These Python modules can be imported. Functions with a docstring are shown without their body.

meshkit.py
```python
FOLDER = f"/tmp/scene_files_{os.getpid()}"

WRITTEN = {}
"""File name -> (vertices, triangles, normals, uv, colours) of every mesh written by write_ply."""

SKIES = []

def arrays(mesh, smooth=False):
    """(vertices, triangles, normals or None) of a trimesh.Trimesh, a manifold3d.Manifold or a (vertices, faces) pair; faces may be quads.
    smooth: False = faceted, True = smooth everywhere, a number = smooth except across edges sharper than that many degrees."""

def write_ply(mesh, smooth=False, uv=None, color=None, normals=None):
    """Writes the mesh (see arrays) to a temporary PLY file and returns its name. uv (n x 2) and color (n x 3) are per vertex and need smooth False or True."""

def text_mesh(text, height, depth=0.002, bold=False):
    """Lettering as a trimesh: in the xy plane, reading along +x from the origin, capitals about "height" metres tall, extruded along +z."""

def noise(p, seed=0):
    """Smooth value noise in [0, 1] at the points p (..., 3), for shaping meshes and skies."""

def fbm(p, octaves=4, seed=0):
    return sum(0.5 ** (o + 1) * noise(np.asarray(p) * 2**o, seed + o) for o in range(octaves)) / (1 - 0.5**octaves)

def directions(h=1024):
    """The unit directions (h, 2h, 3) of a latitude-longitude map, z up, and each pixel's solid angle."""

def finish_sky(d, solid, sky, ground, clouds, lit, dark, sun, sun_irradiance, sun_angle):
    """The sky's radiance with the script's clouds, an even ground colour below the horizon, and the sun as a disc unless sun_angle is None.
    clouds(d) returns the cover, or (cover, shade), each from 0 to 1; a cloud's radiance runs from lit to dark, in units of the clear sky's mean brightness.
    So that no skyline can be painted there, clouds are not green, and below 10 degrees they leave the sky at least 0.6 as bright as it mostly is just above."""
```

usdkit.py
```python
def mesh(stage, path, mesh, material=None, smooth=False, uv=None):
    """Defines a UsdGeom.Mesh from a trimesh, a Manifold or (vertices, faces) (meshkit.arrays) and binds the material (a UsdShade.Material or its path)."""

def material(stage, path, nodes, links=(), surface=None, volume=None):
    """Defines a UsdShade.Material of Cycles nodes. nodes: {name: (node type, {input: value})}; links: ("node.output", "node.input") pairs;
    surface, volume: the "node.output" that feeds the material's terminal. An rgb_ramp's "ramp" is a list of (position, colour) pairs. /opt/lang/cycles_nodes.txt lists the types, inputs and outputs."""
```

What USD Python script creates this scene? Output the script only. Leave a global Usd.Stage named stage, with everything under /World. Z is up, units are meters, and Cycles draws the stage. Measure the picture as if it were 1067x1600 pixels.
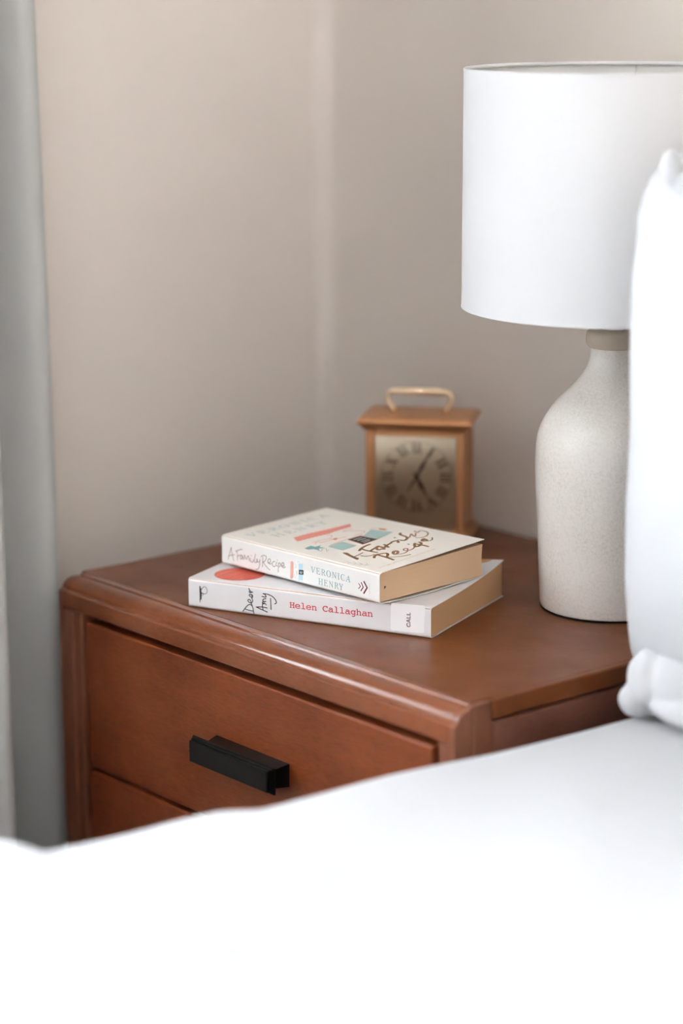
import math, numpy as np, trimesh, usdkit, meshkit
from pxr import Usd, UsdGeom, UsdLux, UsdShade, Gf, Sdf
from shapely.geometry import Polygon, LineString, Point, MultiPolygon
from shapely import affinity
from shapely.ops import unary_union

stage = Usd.Stage.CreateInMemory()
UsdGeom.SetStageUpAxis(stage, 'Z'); UsdGeom.SetStageMetersPerUnit(stage, 1.0)
UsdGeom.Xform.Define(stage, '/World')
TZ = 0.62                                   # height of the cabinet's top above the floor

# ------------------------------------------------------------------ camera, lights, exposure
F_PX, PITCH, YAW, ROLL = 3688.7, 0.225666, 2.444735, -0.005143
CAM = np.array([1.24885, -1.18153, 0.54427 + TZ])
EXPOSURE = 0.78
def make_camera():
    F = np.array([math.cos(PITCH) * math.cos(YAW), math.cos(PITCH) * math.sin(YAW), -math.sin(PITCH)])
    R = np.array([math.sin(YAW), -math.cos(YAW), 0.0]); U = np.cross(R, F)
    R2 = R * math.cos(ROLL) + U * math.sin(ROLL); U2 = -R * math.sin(ROLL) + U * math.cos(ROLL)
    c = UsdGeom.Camera.Define(stage, '/World/Camera')
    m = Gf.Matrix4d(*R2, 0, *U2, 0, *(-F), 0, *CAM, 1)
    c.AddTransformOp().Set(m)
    c.CreateHorizontalApertureAttr(24.0); c.CreateVerticalApertureAttr(24.0 * 1600 / 1067)
    c.CreateFocalLengthAttr(24.0 * F_PX / 1067)
    c.CreateFStopAttr(2.2); c.CreateFocusDistanceAttr(2.0)
    c.CreateClippingRangeAttr(Gf.Vec2f(0.02, 60)); c.CreateExposureAttr(EXPOSURE)
make_camera()

def rect_light(name, pos, w, h, rot, intensity, color):
    l = UsdLux.RectLight.Define(stage, '/World/' + name)
    l.CreateWidthAttr(w); l.CreateHeightAttr(h); l.CreateIntensityAttr(intensity); l.CreateColorAttr(Gf.Vec3f(*color))
    l.AddTranslateOp().Set(Gf.Vec3d(*pos)); l.AddRotateXYZOp().Set(Gf.Vec3f(*rot))
# daylight: a soft area light just outside the window in the left wall, and the sky beyond it
rect_light('window_daylight', (-0.84, -1.40, 1.40), 2.20, 1.40, (0, -90, 0), 18.0, (0.90, 0.95, 1.0))
dome = UsdLux.DomeLight.Define(stage, '/World/sky'); dome.CreateIntensityAttr(6.0); dome.CreateColorAttr(Gf.Vec3f(0.90, 0.95, 1.0))

# ------------------------------------------------------------------ helpers
used = {}
def numbered(name, parent):
    k = (str(parent), name); used[k] = used.get(k, -1) + 1
    return name if used[k] == 0 else f'{name}_{used[k]:03d}'
def path_of(parent): return '/World' if parent is None else str(parent.GetPath())
def tag(p, label=None, cat=None, group=None, kind=None):
    for k, v in (('label', label), ('category', cat), ('group', group), ('kind', kind)):
        if v: p.SetCustomDataByKey(k, v)
    return p
def thing(name, label, cat, loc=(0, 0, 0), rotz=0.0, group=None):
    x = UsdGeom.Xform.Define(stage, '/World/' + numbered(name, '/World'))
    x.AddTranslateOp().Set(Gf.Vec3d(*loc))
    if rotz: x.AddRotateZOp().Set(math.degrees(rotz))
    return tag(x.GetPrim(), label, cat, group)
def obj(name, mesh, mat, parent=None, smooth=False, label=None, kind=None):
    base = path_of(parent)
    p = usdkit.mesh(stage, base + '/' + numbered(name, base), mesh, mat, smooth=smooth).GetPrim()
    return tag(p, label=label, kind=kind)
def struct(name, mesh, mat, smooth=False): return obj(name, mesh, mat, None, smooth, kind='structure')
def cat(*ms): return trimesh.util.concatenate([m for m in ms])
def cbox(lo, hi, r=0.0):
    """a box from lo to hi with its edges chamfered by r"""
    lo, hi = np.array(lo, float), np.array(hi, float); c, h = (lo + hi) / 2, (hi - lo) / 2
    if r <= 0: return trimesh.creation.box(2 * h, trimesh.transformations.translation_matrix(c))
    pts = []
    for s in np.ndindex(2, 2, 2):
        s = np.array(s) * 2 - 1
        for k in range(3):
            e = np.full(3, r); e[k] = 0; pts.append(c + s * (h - e))
    return trimesh.convex.convex_hull(np.array(pts))
def rbox(lo, hi, r, n=3):
    """a box with round edges: hull of corner spheres"""
    lo, hi = np.array(lo, float), np.array(hi, float); c, h = (lo + hi) / 2, (hi - lo) / 2
    sp = trimesh.creation.icosphere(n - 1, r).vertices
    return trimesh.convex.convex_hull(np.vstack([c + (np.array(s) * 2 - 1) * (h - r) + sp for s in np.ndindex(2, 2, 2)]))
def grid(P, close_u=False, close_v=False):
    """quads over an (n, m, 3) lattice of points"""
    n, m = P.shape[:2]; idx = np.arange(n * m).reshape(n, m)
    a = np.vstack([idx, idx[:1]]) if close_u else idx
    if close_v: a = np.hstack([a, a[:, :1]])
    q = np.stack([a[:-1, :-1], a[1:, :-1], a[1:, 1:], a[:-1, 1:]], -1).reshape(-1, 4)
    f = np.vstack([q[:, [0, 1, 2]], q[:, [0, 2, 3]]])
    return trimesh.Trimesh(P.reshape(-1, 3), f, process=False)
def lathe(prof, n=96):
    a = np.linspace(0, 2 * np.pi, n, endpoint=False); prof = np.array(prof, float)
    P = np.stack([prof[:, :1] * np.cos(a), prof[:, :1] * np.sin(a), np.repeat(prof[:, 1:], n, 1)], -1)
    return grid(P[:, ::-1], close_v=True)
def tube(path, r, n=14):
    path = np.array(path, float); r = np.broadcast_to(np.asarray(r, float), (len(path),))
    t = np.gradient(path, axis=0); t /= np.linalg.norm(t, axis=1, keepdims=True)
    ref = np.array([0, 0, 1.0]) if abs(t[:, 2]).max() < .9 else np.array([0.3, 1.0, 0.1])
    rows = []
    for p, d, q in zip(path, t, r):
        b = np.cross(d, ref); b /= np.linalg.norm(b); e = np.cross(b, d); a = np.linspace(0, 2 * np.pi, n, endpoint=False)[:, None]
        rows.append(p + q * (np.cos(a) * b + np.sin(a) * e))
    P = np.array(rows); m = grid(P, close_v=True)
    k = len(m.vertices); N = len(path)
    v = np.vstack([m.vertices, path[0], path[-1]]); f = list(m.faces)
    for i in range(n):
        j = (i + 1) % n; f.append([k, i, j]); f.append([k + 1, (N - 1) * n + j, (N - 1) * n + i])
    m = trimesh.Trimesh(v, np.array(f), process=False); m.fix_normals(); return m
def spline(pts, n=60):
    from scipy.interpolate import CubicSpline
    pts = np.array(pts, float); s = np.r_[0, np.cumsum(np.linalg.norm(np.diff(pts, axis=0), axis=1))]
    return CubicSpline(s, pts)(np.linspace(0, s[-1], n))
def prism(poly, axis, lo, hi):
    """extrudes a list of 2D points along an axis: x -> (y, z), y -> (x, z), z -> (x, y)"""
    m = trimesh.creation.extrude_polygon(poly if hasattr(poly, 'exterior') else Polygon(poly), hi - lo, engine='earcut'); v = m.vertices.copy(); w = np.empty_like(v)
    if axis == 'x': w[:, 0], w[:, 1], w[:, 2] = v[:, 2] + lo, v[:, 0], v[:, 1]
    elif axis == 'y': w[:, 0], w[:, 1], w[:, 2] = v[:, 0], v[:, 2] + lo, v[:, 1]
    else: w[:, 0], w[:, 1], w[:, 2] = v[:, 0], v[:, 1], v[:, 2] + lo
    m = trimesh.Trimesh(w, m.faces, process=False); m.fix_normals(); return m

# ------------------------------------------------------------------ materials
def mat(name, nodes, links, surface='p.BSDF'):
    return usdkit.material(stage, '/World/Looks/' + name, nodes, links, surface=surface)
def plain(name, col, rough=0.5, metallic=0.0, spec=0.5, **kw):
    return mat(name, {'p': ('principled_bsdf', {'base_color': col, 'roughness': rough, 'metallic': metallic, 'specular_ior_level': spec, **kw})}, [])
def bumpy(name, col, col2, scale, rough, strength, dist, stretch=(1, 1, 1), spec=0.5, detail=4, **kw):
    return mat(name, {'g': ('texture_coordinate', {}), 'm': ('mapping', {'scale': stretch}), 'n': ('noise_texture', {'scale': scale, 'detail': detail, 'roughness': 0.6}),
                      'c': ('mix_color', {'a': col, 'b': col2}), 'b': ('bump', {'strength': strength, 'distance': dist}),
                      'p': ('principled_bsdf', {'roughness': rough, 'specular_ior_level': spec, **kw})},
               [('g.object', 'm.vector'), ('m.vector', 'n.vector'), ('n.fac', 'c.fac'), ('c.result', 'p.base_color'), ('n.fac', 'b.height'), ('b.normal', 'p.normal')])
def wood(name, dark, mid, light, rough, along, spec=0.45, coat=0.0, relief=0.35):
    st = {'x': (1.2, 22, 22), 'y': (22, 1.2, 22), 'z': (22, 22, 1.2)}[along]; fine = {'x': (120, 700, 700), 'y': (700, 120, 700), 'z': (700, 700, 120)}[along]
    return mat(name, {'g': ('texture_coordinate', {}), 'm': ('mapping', {'scale': st}), 'm2': ('mapping', {'scale': fine}),
                      'n': ('noise_texture', {'scale': 1.0, 'detail': 5, 'roughness': 0.55, 'distortion': 0.6}), 'n2': ('noise_texture', {'scale': 1.0, 'detail': 3}),
                      'blot': ('noise_texture', {'scale': 9.0, 'detail': 3}),
                      'mx': ('mix_float', {'fac': 0.5}), 'r': ('rgb_ramp', {'ramp': [(0.34, dark), (0.5, mid), (0.66, light)]}),
                      'mx2': ('mix_float', {'fac': 0.4}),
                      'rr': ('math', {'math_type': 'multiply_add', 'value2': 0.22, 'value3': rough - 0.1}),
                      'b': ('bump', {'strength': relief, 'distance': 0.0006}),
                      'p': ('principled_bsdf', {'roughness': rough, 'specular_ior_level': spec, 'coat_weight': coat, 'coat_roughness': 0.16})},
               [('g.object', 'm.vector'), ('g.object', 'm2.vector'), ('g.object', 'blot.vector'), ('m.vector', 'n.vector'), ('m2.vector', 'n2.vector'), ('n.fac', 'mx.a'), ('n2.fac', 'mx.b'),
                ('mx.result', 'mx2.a'), ('blot.fac', 'mx2.b'), ('mx2.result', 'r.fac'), ('r.color', 'p.base_color'), ('blot.fac', 'rr.value1'), ('rr.value', 'p.roughness'), ('n2.fac', 'b.height'), ('b.normal', 'p.normal')])
def cloth(name, col, trans, rough=0.9, weave=900.0, strength=0.15):
    return mat(name, {'g': ('texture_coordinate', {}), 'n': ('noise_texture', {'scale': weave, 'detail': 2}), 'b': ('bump', {'strength': strength, 'distance': 0.0004}),
                      'p': ('principled_bsdf', {'base_color': col, 'roughness': rough, 'specular_ior_level': 0.2, 'sheen_weight': 0.1}), 't': ('translucent_bsdf', {'color': col}), 'mx': ('mix_closure', {'fac': trans})},
               [('g.object', 'n.vector'), ('n.fac', 'b.height'), ('b.normal', 'p.normal'), ('p.BSDF', 'mx.closure1'), ('t.BSDF', 'mx.closure2')], 'mx.closure')
M = {}
M['wall'] = bumpy('wall_paint', (0.73, 0.662, 0.605), (0.74, 0.672, 0.615), 180, 0.75, 0.08, 0.0006, spec=0.25)
M['dark_wall'] = plain('charcoal_wall_paint', (0.06, 0.055, 0.05), 0.8, spec=0.2)
M['ceiling'] = plain('ceiling_paint', (0.82, 0.81, 0.79), 0.9, spec=0.2)
M['floor'] = wood('floor_boards', (0.05, 0.035, 0.025), (0.075, 0.052, 0.036), (0.10, 0.07, 0.05), 0.45, 'y')
M['white_paint'] = plain('white_trim_paint', (0.80, 0.79, 0.77), 0.45)
M['wood_x'] = wood('red_brown_wood', (0.085, 0.016, 0.004), (0.165, 0.036, 0.009), (0.225, 0.055, 0.015), 0.33, 'x', 0.4)
M['wood_moulding'] = wood('glossy_moulding_wood', (0.105, 0.026, 0.008), (0.17, 0.045, 0.014), (0.22, 0.064, 0.022), 0.22, 'x', 0.45, 0.5, 0.08)
M['wood_top'] = wood('brown_wood_top', (0.100, 0.027, 0.007), (0.138, 0.038, 0.010), (0.175, 0.053, 0.016), 0.29, 'x', 0.2)
M['wood_y'] = wood('brown_wood_side', (0.085, 0.030, 0.017), (0.15, 0.054, 0.032), (0.19, 0.072, 0.044), 0.36, 'y')
M['wood_z'] = wood('brown_wood_upright', (0.085, 0.026, 0.012), (0.155, 0.050, 0.022), (0.20, 0.070, 0.034), 0.34, 'z')
M['dark_gap'] = plain('cabinet_inside', (0.03, 0.014, 0.009), 0.8)
M['black_metal'] = bumpy('black_handle_lacquer', (0.003, 0.003, 0.003), (0.005, 0.005, 0.005), 700, 0.22, 0.04, 0.0002, spec=0.2)
M['stoneware'] = mat('speckled_stoneware', {'g': ('texture_coordinate', {}), 'n': ('noise_texture', {'scale': 420, 'detail': 3, 'roughness': 0.7}), 'n2': ('noise_texture', {'scale': 22, 'detail': 3}),
    'r': ('rgb_ramp', {'ramp': [(0.30, (0.50, 0.455, 0.40)), (0.5, (0.665, 0.625, 0.575)), (0.72, (0.76, 0.73, 0.69))]}),
    'c': ('mix_color', {'fac': 0.12, 'b': (0.78, 0.74, 0.70)}), 'b': ('bump', {'strength': 0.22, 'distance': 0.0005}), 'p': ('principled_bsdf', {'roughness': 0.42, 'specular_ior_level': 0.4, 'coat_weight': 0.6, 'coat_roughness': 0.17})},
    [('g.object', 'n.vector'), ('g.object', 'n2.vector'), ('n.fac', 'r.fac'), ('r.color', 'c.a'), ('n2.fac', 'c.fac'), ('c.result', 'p.base_color'), ('n.fac', 'b.height'), ('b.normal', 'p.normal')])
M['stone_rim'] = bumpy('bare_stoneware_rim', (0.42, 0.35, 0.27), (0.52, 0.45, 0.36), 300, 0.6, 0.2, 0.0005)
M['felt'] = plain('dark_felt', (0.012, 0.010, 0.009), 0.95, spec=0.1)
M['shade'] = cloth('white_lamp_linen', (0.78, 0.78, 0.79), 0.08, weave=1500, strength=0.1)
M['lining'] = cloth('white_lamp_lining', (0.86, 0.85, 0.82), 0.12, weave=1500, strength=0.05)
M['steel'] = plain('white_enamelled_wire', (0.75, 0.75, 0.74), 0.35)
M['bulb'] = plain('frosted_bulb', (0.85, 0.85, 0.84), 0.3)
M['copper'] = bumpy('aged_brass', (0.50, 0.235, 0.095), (0.62, 0.31, 0.14), 40, 0.40, 0.05, 0.0005, metallic=0.55)
M['pale_brass'] = plain('polished_pale_brass', (0.80, 0.62, 0.42), 0.3, 0.85)
M['dial'] = plain('satin_gold_dial', (0.88, 0.75, 0.56), 0.26, 0.80)
M['ink_dark'] = plain('black_numeral_paint', (0.018, 0.014, 0.010), 0.6)
M['glass'] = mat('thin_glass', {'f': ('fresnel', {'IOR': 1.5}), 't': ('transparent_bsdf', {'color': (0.97, 0.97, 0.97)}), 'g': ('glossy_bsdf', {'roughness': 0.02, 'color': (1, 1, 1)}), 'm': ('mix_closure', {})},
    [('f.fac', 'm.fac'), ('t.BSDF', 'm.closure1'), ('g.BSDF', 'm.closure2')], 'm.closure')
M['cream_cover'] = bumpy('cream_book_cover', (0.80, 0.755, 0.69), (0.83, 0.79, 0.73), 25, 0.42, 0.03, 0.0005)
M['white_spine'] = plain('white_book_spine', (0.84, 0.83, 0.81), 0.4)
M['white_cover'] = bumpy('white_book_cover', (0.71, 0.695, 0.715), (0.75, 0.735, 0.75), 12, 0.35, 0.03, 0.0005)
def pages(name, col, col2):
    return mat(name, {'g': ('texture_coordinate', {}), 'm': ('mapping', {'scale': (3, 3, 5200)}), 'n': ('noise_texture', {'scale': 1.0, 'detail': 2}), 'c': ('mix_color', {'a': col, 'b': col2}),
                      'b': ('bump', {'strength': 0.25, 'distance': 0.0003}), 'p': ('principled_bsdf', {'roughness': 0.9, 'specular_ior_level': 0.1})},
               [('g.object', 'm.vector'), ('m.vector', 'n.vector'), ('n.fac', 'c.fac'), ('c.result', 'p.base_color'), ('n.fac', 'b.height'), ('b.normal', 'p.normal')])
M['pages_a'] = pages('cream_page_edges', (0.60, 0.395, 0.24), (0.70, 0.49, 0.32))
M['pages_b'] = pages('tan_page_edges', (0.48, 0.275, 0.13), (0.62, 0.375, 0.20))
for k, col in dict(brown=(0.23, 0.100, 0.024), spine_brown=(0.17, 0.115, 0.075), teal=(0.21, 0.40, 0.43), grey_teal=(0.42, 0.50, 0.50), pale_teal=(0.36, 0.52, 0.50), salmon=(0.66, 0.13, 0.085), pink=(0.80, 0.46, 0.38),
                   orange=(0.72, 0.20, 0.07), black=(0.012, 0.011, 0.011), sky_blue=(0.46, 0.66, 0.73), leaf=(0.16, 0.36, 0.37), maroon=(0.17, 0.02, 0.05), grey=(0.45, 0.43, 0.41), pale_grey=(0.56, 0.55, 0.51), red=(0.60, 0.045, 0.06),
                   disc=(0.55, 0.045, 0.030), disc_line=(0.72, 0.20, 0.115), plum=(0.10, 0.025, 0.06), sticker=(0.88, 0.88, 0.89), rose=(0.70, 0.33, 0.27), mist=(0.66, 0.72, 0.74)).items():
    M['ink_' + k] = plain('print_' + k, col, 0.42)
M['curtain_hem'] = cloth('pale_curtain_hem', (0.66, 0.66, 0.65), 0.04, weave=700, strength=0.2)
M['duvet'] = cloth('white_cotton', (0.46, 0.465, 0.48), 0.05, weave=1200, strength=0.08)
M['pillow'] = cloth('white_pillow_cotton', (0.50, 0.505, 0.52), 0.05, weave=1200, strength=0.08)
M['curtain'] = cloth('grey_white_curtain_linen', (0.49, 0.49, 0.475), 0.04, weave=700, strength=0.25)
M['dark_linen'] = cloth('charcoal_bed_linen', (0.05, 0.05, 0.052), 0.0, weave=600, strength=0.3)
M['linen'] = cloth('oatmeal_headboard_linen', (0.55, 0.50, 0.44), 0.0, weave=600, strength=0.3)

# ------------------------------------------------------------------ letter outlines and prints (millimetres on each book's own faces)
GL = {"sV":[940,[[[[-193,1000],[209,1000],[211,976],[156,972],[116,951],[106,891],[265,213],[638,882],[644,920],[633,947],[593,968],[530,972],[526,1000],[835,1000],[835,972],[785,959],[718,878],[214,-20],[178,-20],[-46,905],[-85,951],[-126,968],[-189,972]]]]],"sE":[976,[[[[-93,972],[-97,1000],[670,1000],[686,783],[662,783],[637,861],[609,902],[541,940],[452,952],[247,952],[211,943],[191,922],[191,559],[334,558],[434,579],[486,633],[496,703],[526,695],[519,345],[493,349],[471,443],[432,493],[370,510],[190,508],[194,112],[208,77],[261,52],[486,52],[561,64],[616,85],[671,122],[719,183],[752,273],[784,273],[755,0],[-72,0],[-72,28],[-17,32],[23,53],[45,112],[42,819],[35,900],[11,942],[-45,968]]]]],"sR":[972,[[[[-93,972],[-97,1000],[389,1000],[508,976],[619,912],[688,807],[705,731],[697,659],[658,594],[626,566],[560,530],[492,510],[489,497],[756,114],[823,49],[900,28],[900,0],[675,0],[342,489],[200,498],[190,490],[192,193],[207,79],[253,36],[342,28],[341,0],[-72,0],[-72,28],[-21,32],[16,49],[44,100],[42,803],[40,868],[24,926],[-28,964]],[[190,909],[192,543],[336,538],[417,554],[481,587],[524,640],[541,715],[525,800],[484,874],[436,915],[324,952],[223,948]]]]],"sO":[1112,[[[[-73,494],[-63,602],[-41,683],[12,795],[77,880],[125,924],[221,984],[302,1012],[399,1024],[497,1016],[575,996],[653,960],[745,892],[804,823],[859,727],[904,550],[902,442],[884,345],[810,177],[754,104],[683,44],[579,-4],[500,-20],[371,-20],[303,-8],[196,32],[102,96],[20,189],[-31,285],[-67,414]],[[108,611],[108,377],[136,264],[191,150],[240,94],[296,53],[377,24],[471,24],[552,57],[626,126],[663,183],[710,304],[730,421],[734,526],[720,647],[686,769],[643,854],[553,943],[466,976],[372,976],[277,935],[213,874],[147,761]]]]],"sN":[1076,[[[[-93,972],[-97,1000],[116,1000],[690,245],[689,888],[680,922],[650,955],[550,972],[546,1000],[875,1000],[875,972],[824,968],[786,951],[765,921],[756,868],[762,-24],[728,-20],[115,791],[108,771],[117,100],[148,49],[253,28],[256,4],[-72,0],[-72,28],[17,49],[45,112],[46,864],[10,931],[-49,968]]]]],"sC":[1012,[[[[-73,538],[-52,667],[1,791],[72,884],[161,956],[268,1004],[344,1020],[493,1016],[640,976],[680,985],[695,1012],[723,1012],[746,715],[717,715],[675,838],[592,931],[487,972],[425,976],[351,964],[300,943],[235,899],[159,805],[124,728],[101,636],[98,485],[132,336],[189,219],[256,137],[313,93],[388,57],[466,40],[607,56],[675,89],[722,125],[794,221],[828,201],[828,185],[730,60],[616,-4],[540,-20],[411,-20],[265,16],[120,104],[26,209],[-34,325],[-66,442]]]]],"sA":[996,[[[[-181,0],[-184,28],[-137,32],[-94,53],[-31,122],[471,1008],[483,1024],[511,1024],[732,99],[775,49],[876,28],[880,0],[478,0],[474,28],[549,37],[570,54],[579,84],[575,141],[521,341],[192,341],[167,332],[74,171],[45,85],[51,62],[74,41],[161,28],[161,0]],[[203,397],[512,396],[422,778],[408,765]]]]],"sH":[1120,[[[[-93,972],[-97,1000],[305,1000],[305,972],[227,960],[195,921],[184,828],[185,606],[195,572],[222,558],[635,558],[654,576],[657,598],[651,880],[626,939],[582,964],[518,972],[518,1000],[915,1000],[915,972],[830,955],[798,888],[803,177],[819,74],[862,40],[940,28],[940,0],[542,0],[538,28],[597,32],[638,53],[658,104],[658,450],[653,484],[629,502],[198,497],[187,454],[193,116],[212,65],[248,40],[326,28],[328,4],[-72,0],[-72,28],[-17,32],[23,53],[44,100],[42,819],[35,900],[11,942],[-45,968]]]]],"sI":[526,[[[[-89,972],[-89,1000],[313,1000],[317,972],[258,968],[224,951],[199,892],[201,173],[205,116],[228,62],[260,40],[338,28],[337,0],[-64,0],[-68,28],[21,45],[51,104],[49,807],[46,876],[26,934],[-11,960]]]]],"sY":[888,[[[[-241,972],[-241,1000],[193,1000],[192,972],[138,968],[95,950],[88,928],[100,886],[343,512],[525,809],[561,903],[552,934],[534,951],[425,972],[421,1000],[767,1000],[768,968],[714,951],[650,878],[383,431],[392,79],[408,53],[438,36],[548,24],[546,0],[104,0],[109,28],[198,40],[234,79],[242,168],[236,439],[-68,894],[-132,947],[-186,968]]]]],"bI":[574,[[[[29,0],[33,41],[79,45],[129,66],[164,131],[164,890],[129,946],[29,963],[29,1000],[537,1000],[537,963],[441,946],[419,928],[402,882],[402,135],[418,84],[436,66],[487,45],[537,41],[541,0]]]]],"bV":[939,[[[[-33,963],[-33,1000],[463,1000],[463,963],[417,963],[358,946],[336,919],[336,880],[568,323],[779,877],[769,933],[723,959],[656,963],[656,1000],[971,1000],[971,963],[899,942],[853,875],[504,-29],[467,-29],[455,-8],[73,887],[31,942]]]]],"bX":[1033,[[[[25,37],[113,62],[175,116],[423,457],[151,879],[96,942],[33,963],[33,1000],[537,1000],[537,963],[475,963],[437,950],[418,924],[418,901],[582,639],[716,834],[746,901],[741,928],[719,950],[643,963],[643,1000],[1008,1000],[1004,963],[933,955],[879,925],[829,880],[619,578],[915,113],[965,54],[1020,37],[1020,0],[525,0],[525,37],[600,45],[634,71],[635,111],[459,398],[308,187],[275,124],[280,71],[306,49],[381,37],[381,0],[25,0]]]]],"mH":[1043,[[[[87,34],[96,106],[188,125],[187,875],[120,885],[91,904],[91,981],[125,1000],[423,1000],[457,986],[466,923],[447,894],[318,876],[319,587],[716,587],[721,876],[601,889],[577,918],[587,986],[620,1000],[923,1000],[942,990],[957,962],[947,899],[856,875],[856,125],[928,115],[952,96],[947,14],[904,0],[635,0],[582,24],[577,82],[591,106],[721,124],[716,471],[319,470],[318,124],[452,106],[466,77],[457,19],[409,0],[125,0]]]]],"me":[1043,[[[[87,365],[91,466],[120,567],[183,663],[240,716],[337,769],[447,798],[562,803],[673,784],[798,721],[904,601],[942,481],[933,375],[870,351],[239,351],[255,253],[285,199],[334,150],[461,101],[582,101],[645,115],[851,202],[923,192],[937,173],[937,130],[875,67],[673,-5],[586,-19],[447,-19],[370,-5],[260,43],[173,120],[115,221]],[[275,556],[245,462],[788,466],[754,570],[695,633],[622,673],[534,688],[446,678],[348,634]]]]],"ml":[1043,[[[[159,43],[163,91],[192,115],[462,125],[461,982],[221,995],[197,1029],[202,1077],[240,1106],[567,1106],[591,1086],[592,124],[875,120],[913,96],[913,19],[880,0],[202,0],[173,14]]]]],"mn":[1043,[[[[91,38],[91,87],[106,106],[207,125],[207,655],[130,663],[96,688],[101,764],[139,779],[312,779],[332,764],[337,692],[423,760],[524,798],[644,798],[755,750],[812,687],[856,558],[856,124],[957,106],[976,72],[971,29],[918,0],[659,0],[620,19],[611,67],[635,111],[726,124],[726,500],[707,583],[682,623],[632,658],[567,673],[503,668],[406,619],[352,555],[332,491],[332,124],[433,111],[452,72],[442,14],[404,0],[135,0],[111,10]]]]],"mC":[1043,[[[[67,447],[72,596],[115,745],[188,861],[317,971],[418,1014],[495,1029],[635,1024],[783,976],[827,1014],[880,1014],[904,1000],[913,688],[894,659],[837,654],[798,673],[754,815],[676,889],[601,913],[499,913],[387,874],[299,791],[245,684],[221,553],[221,456],[245,335],[280,262],[348,179],[465,116],[597,106],[728,145],[861,231],[904,226],[933,197],[933,144],[837,58],[712,0],[610,-24],[452,-19],[303,38],[183,144],[139,207],[87,332]]]]],"ma":[1043,[[[[125,149],[120,298],[149,370],[212,437],[279,476],[380,505],[486,514],[706,492],[702,559],[682,609],[652,643],[578,678],[461,678],[279,611],[236,615],[207,654],[207,697],[221,721],[288,764],[423,798],[606,798],[683,779],[745,745],[812,659],[837,562],[837,124],[962,111],[981,87],[981,38],[962,10],[937,0],[764,0],[731,24],[709,102],[615,34],[524,-5],[457,-19],[313,-14],[236,14],[163,77]],[[250,256],[270,175],[339,121],[380,111],[516,120],[618,164],[686,223],[707,264],[707,372],[568,404],[393,389],[324,360],[270,311]]]]],"mg":[1043,[[[[115,356],[115,466],[163,606],[236,692],[346,760],[457,784],[548,779],[615,760],[726,692],[736,697],[736,760],[755,779],[942,779],[976,750],[981,707],[966,678],[865,659],[865,-14],[846,-149],[812,-216],[712,-293],[587,-332],[409,-337],[322,-312],[293,-279],[293,-240],[317,-207],[356,-192],[534,-207],[612,-192],[662,-167],[701,-128],[731,-49],[734,138],[663,82],[572,43],[447,34],[337,58],[245,111],[183,178],[135,269]],[[250,380],[275,286],[338,213],[417,173],[525,164],[642,203],[711,271],[745,360],[745,458],[706,556],[623,629],[549,654],[451,654],[358,620],[285,551],[250,467]]]]],"mh":[1043,[[[[87,43],[101,106],[202,125],[202,981],[111,995],[91,1014],[87,1067],[106,1096],[130,1106],[303,1106],[332,1082],[334,693],[462,779],[601,803],[731,764],[812,683],[841,620],[856,538],[856,124],[947,111],[966,91],[971,43],[957,14],[928,0],[649,0],[620,14],[615,96],[644,115],[726,124],[726,515],[701,594],[662,638],[562,673],[499,668],[406,624],[357,570],[332,511],[327,124],[428,111],[447,82],[437,14],[409,0],[130,0],[96,19]]]]]}
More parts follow.
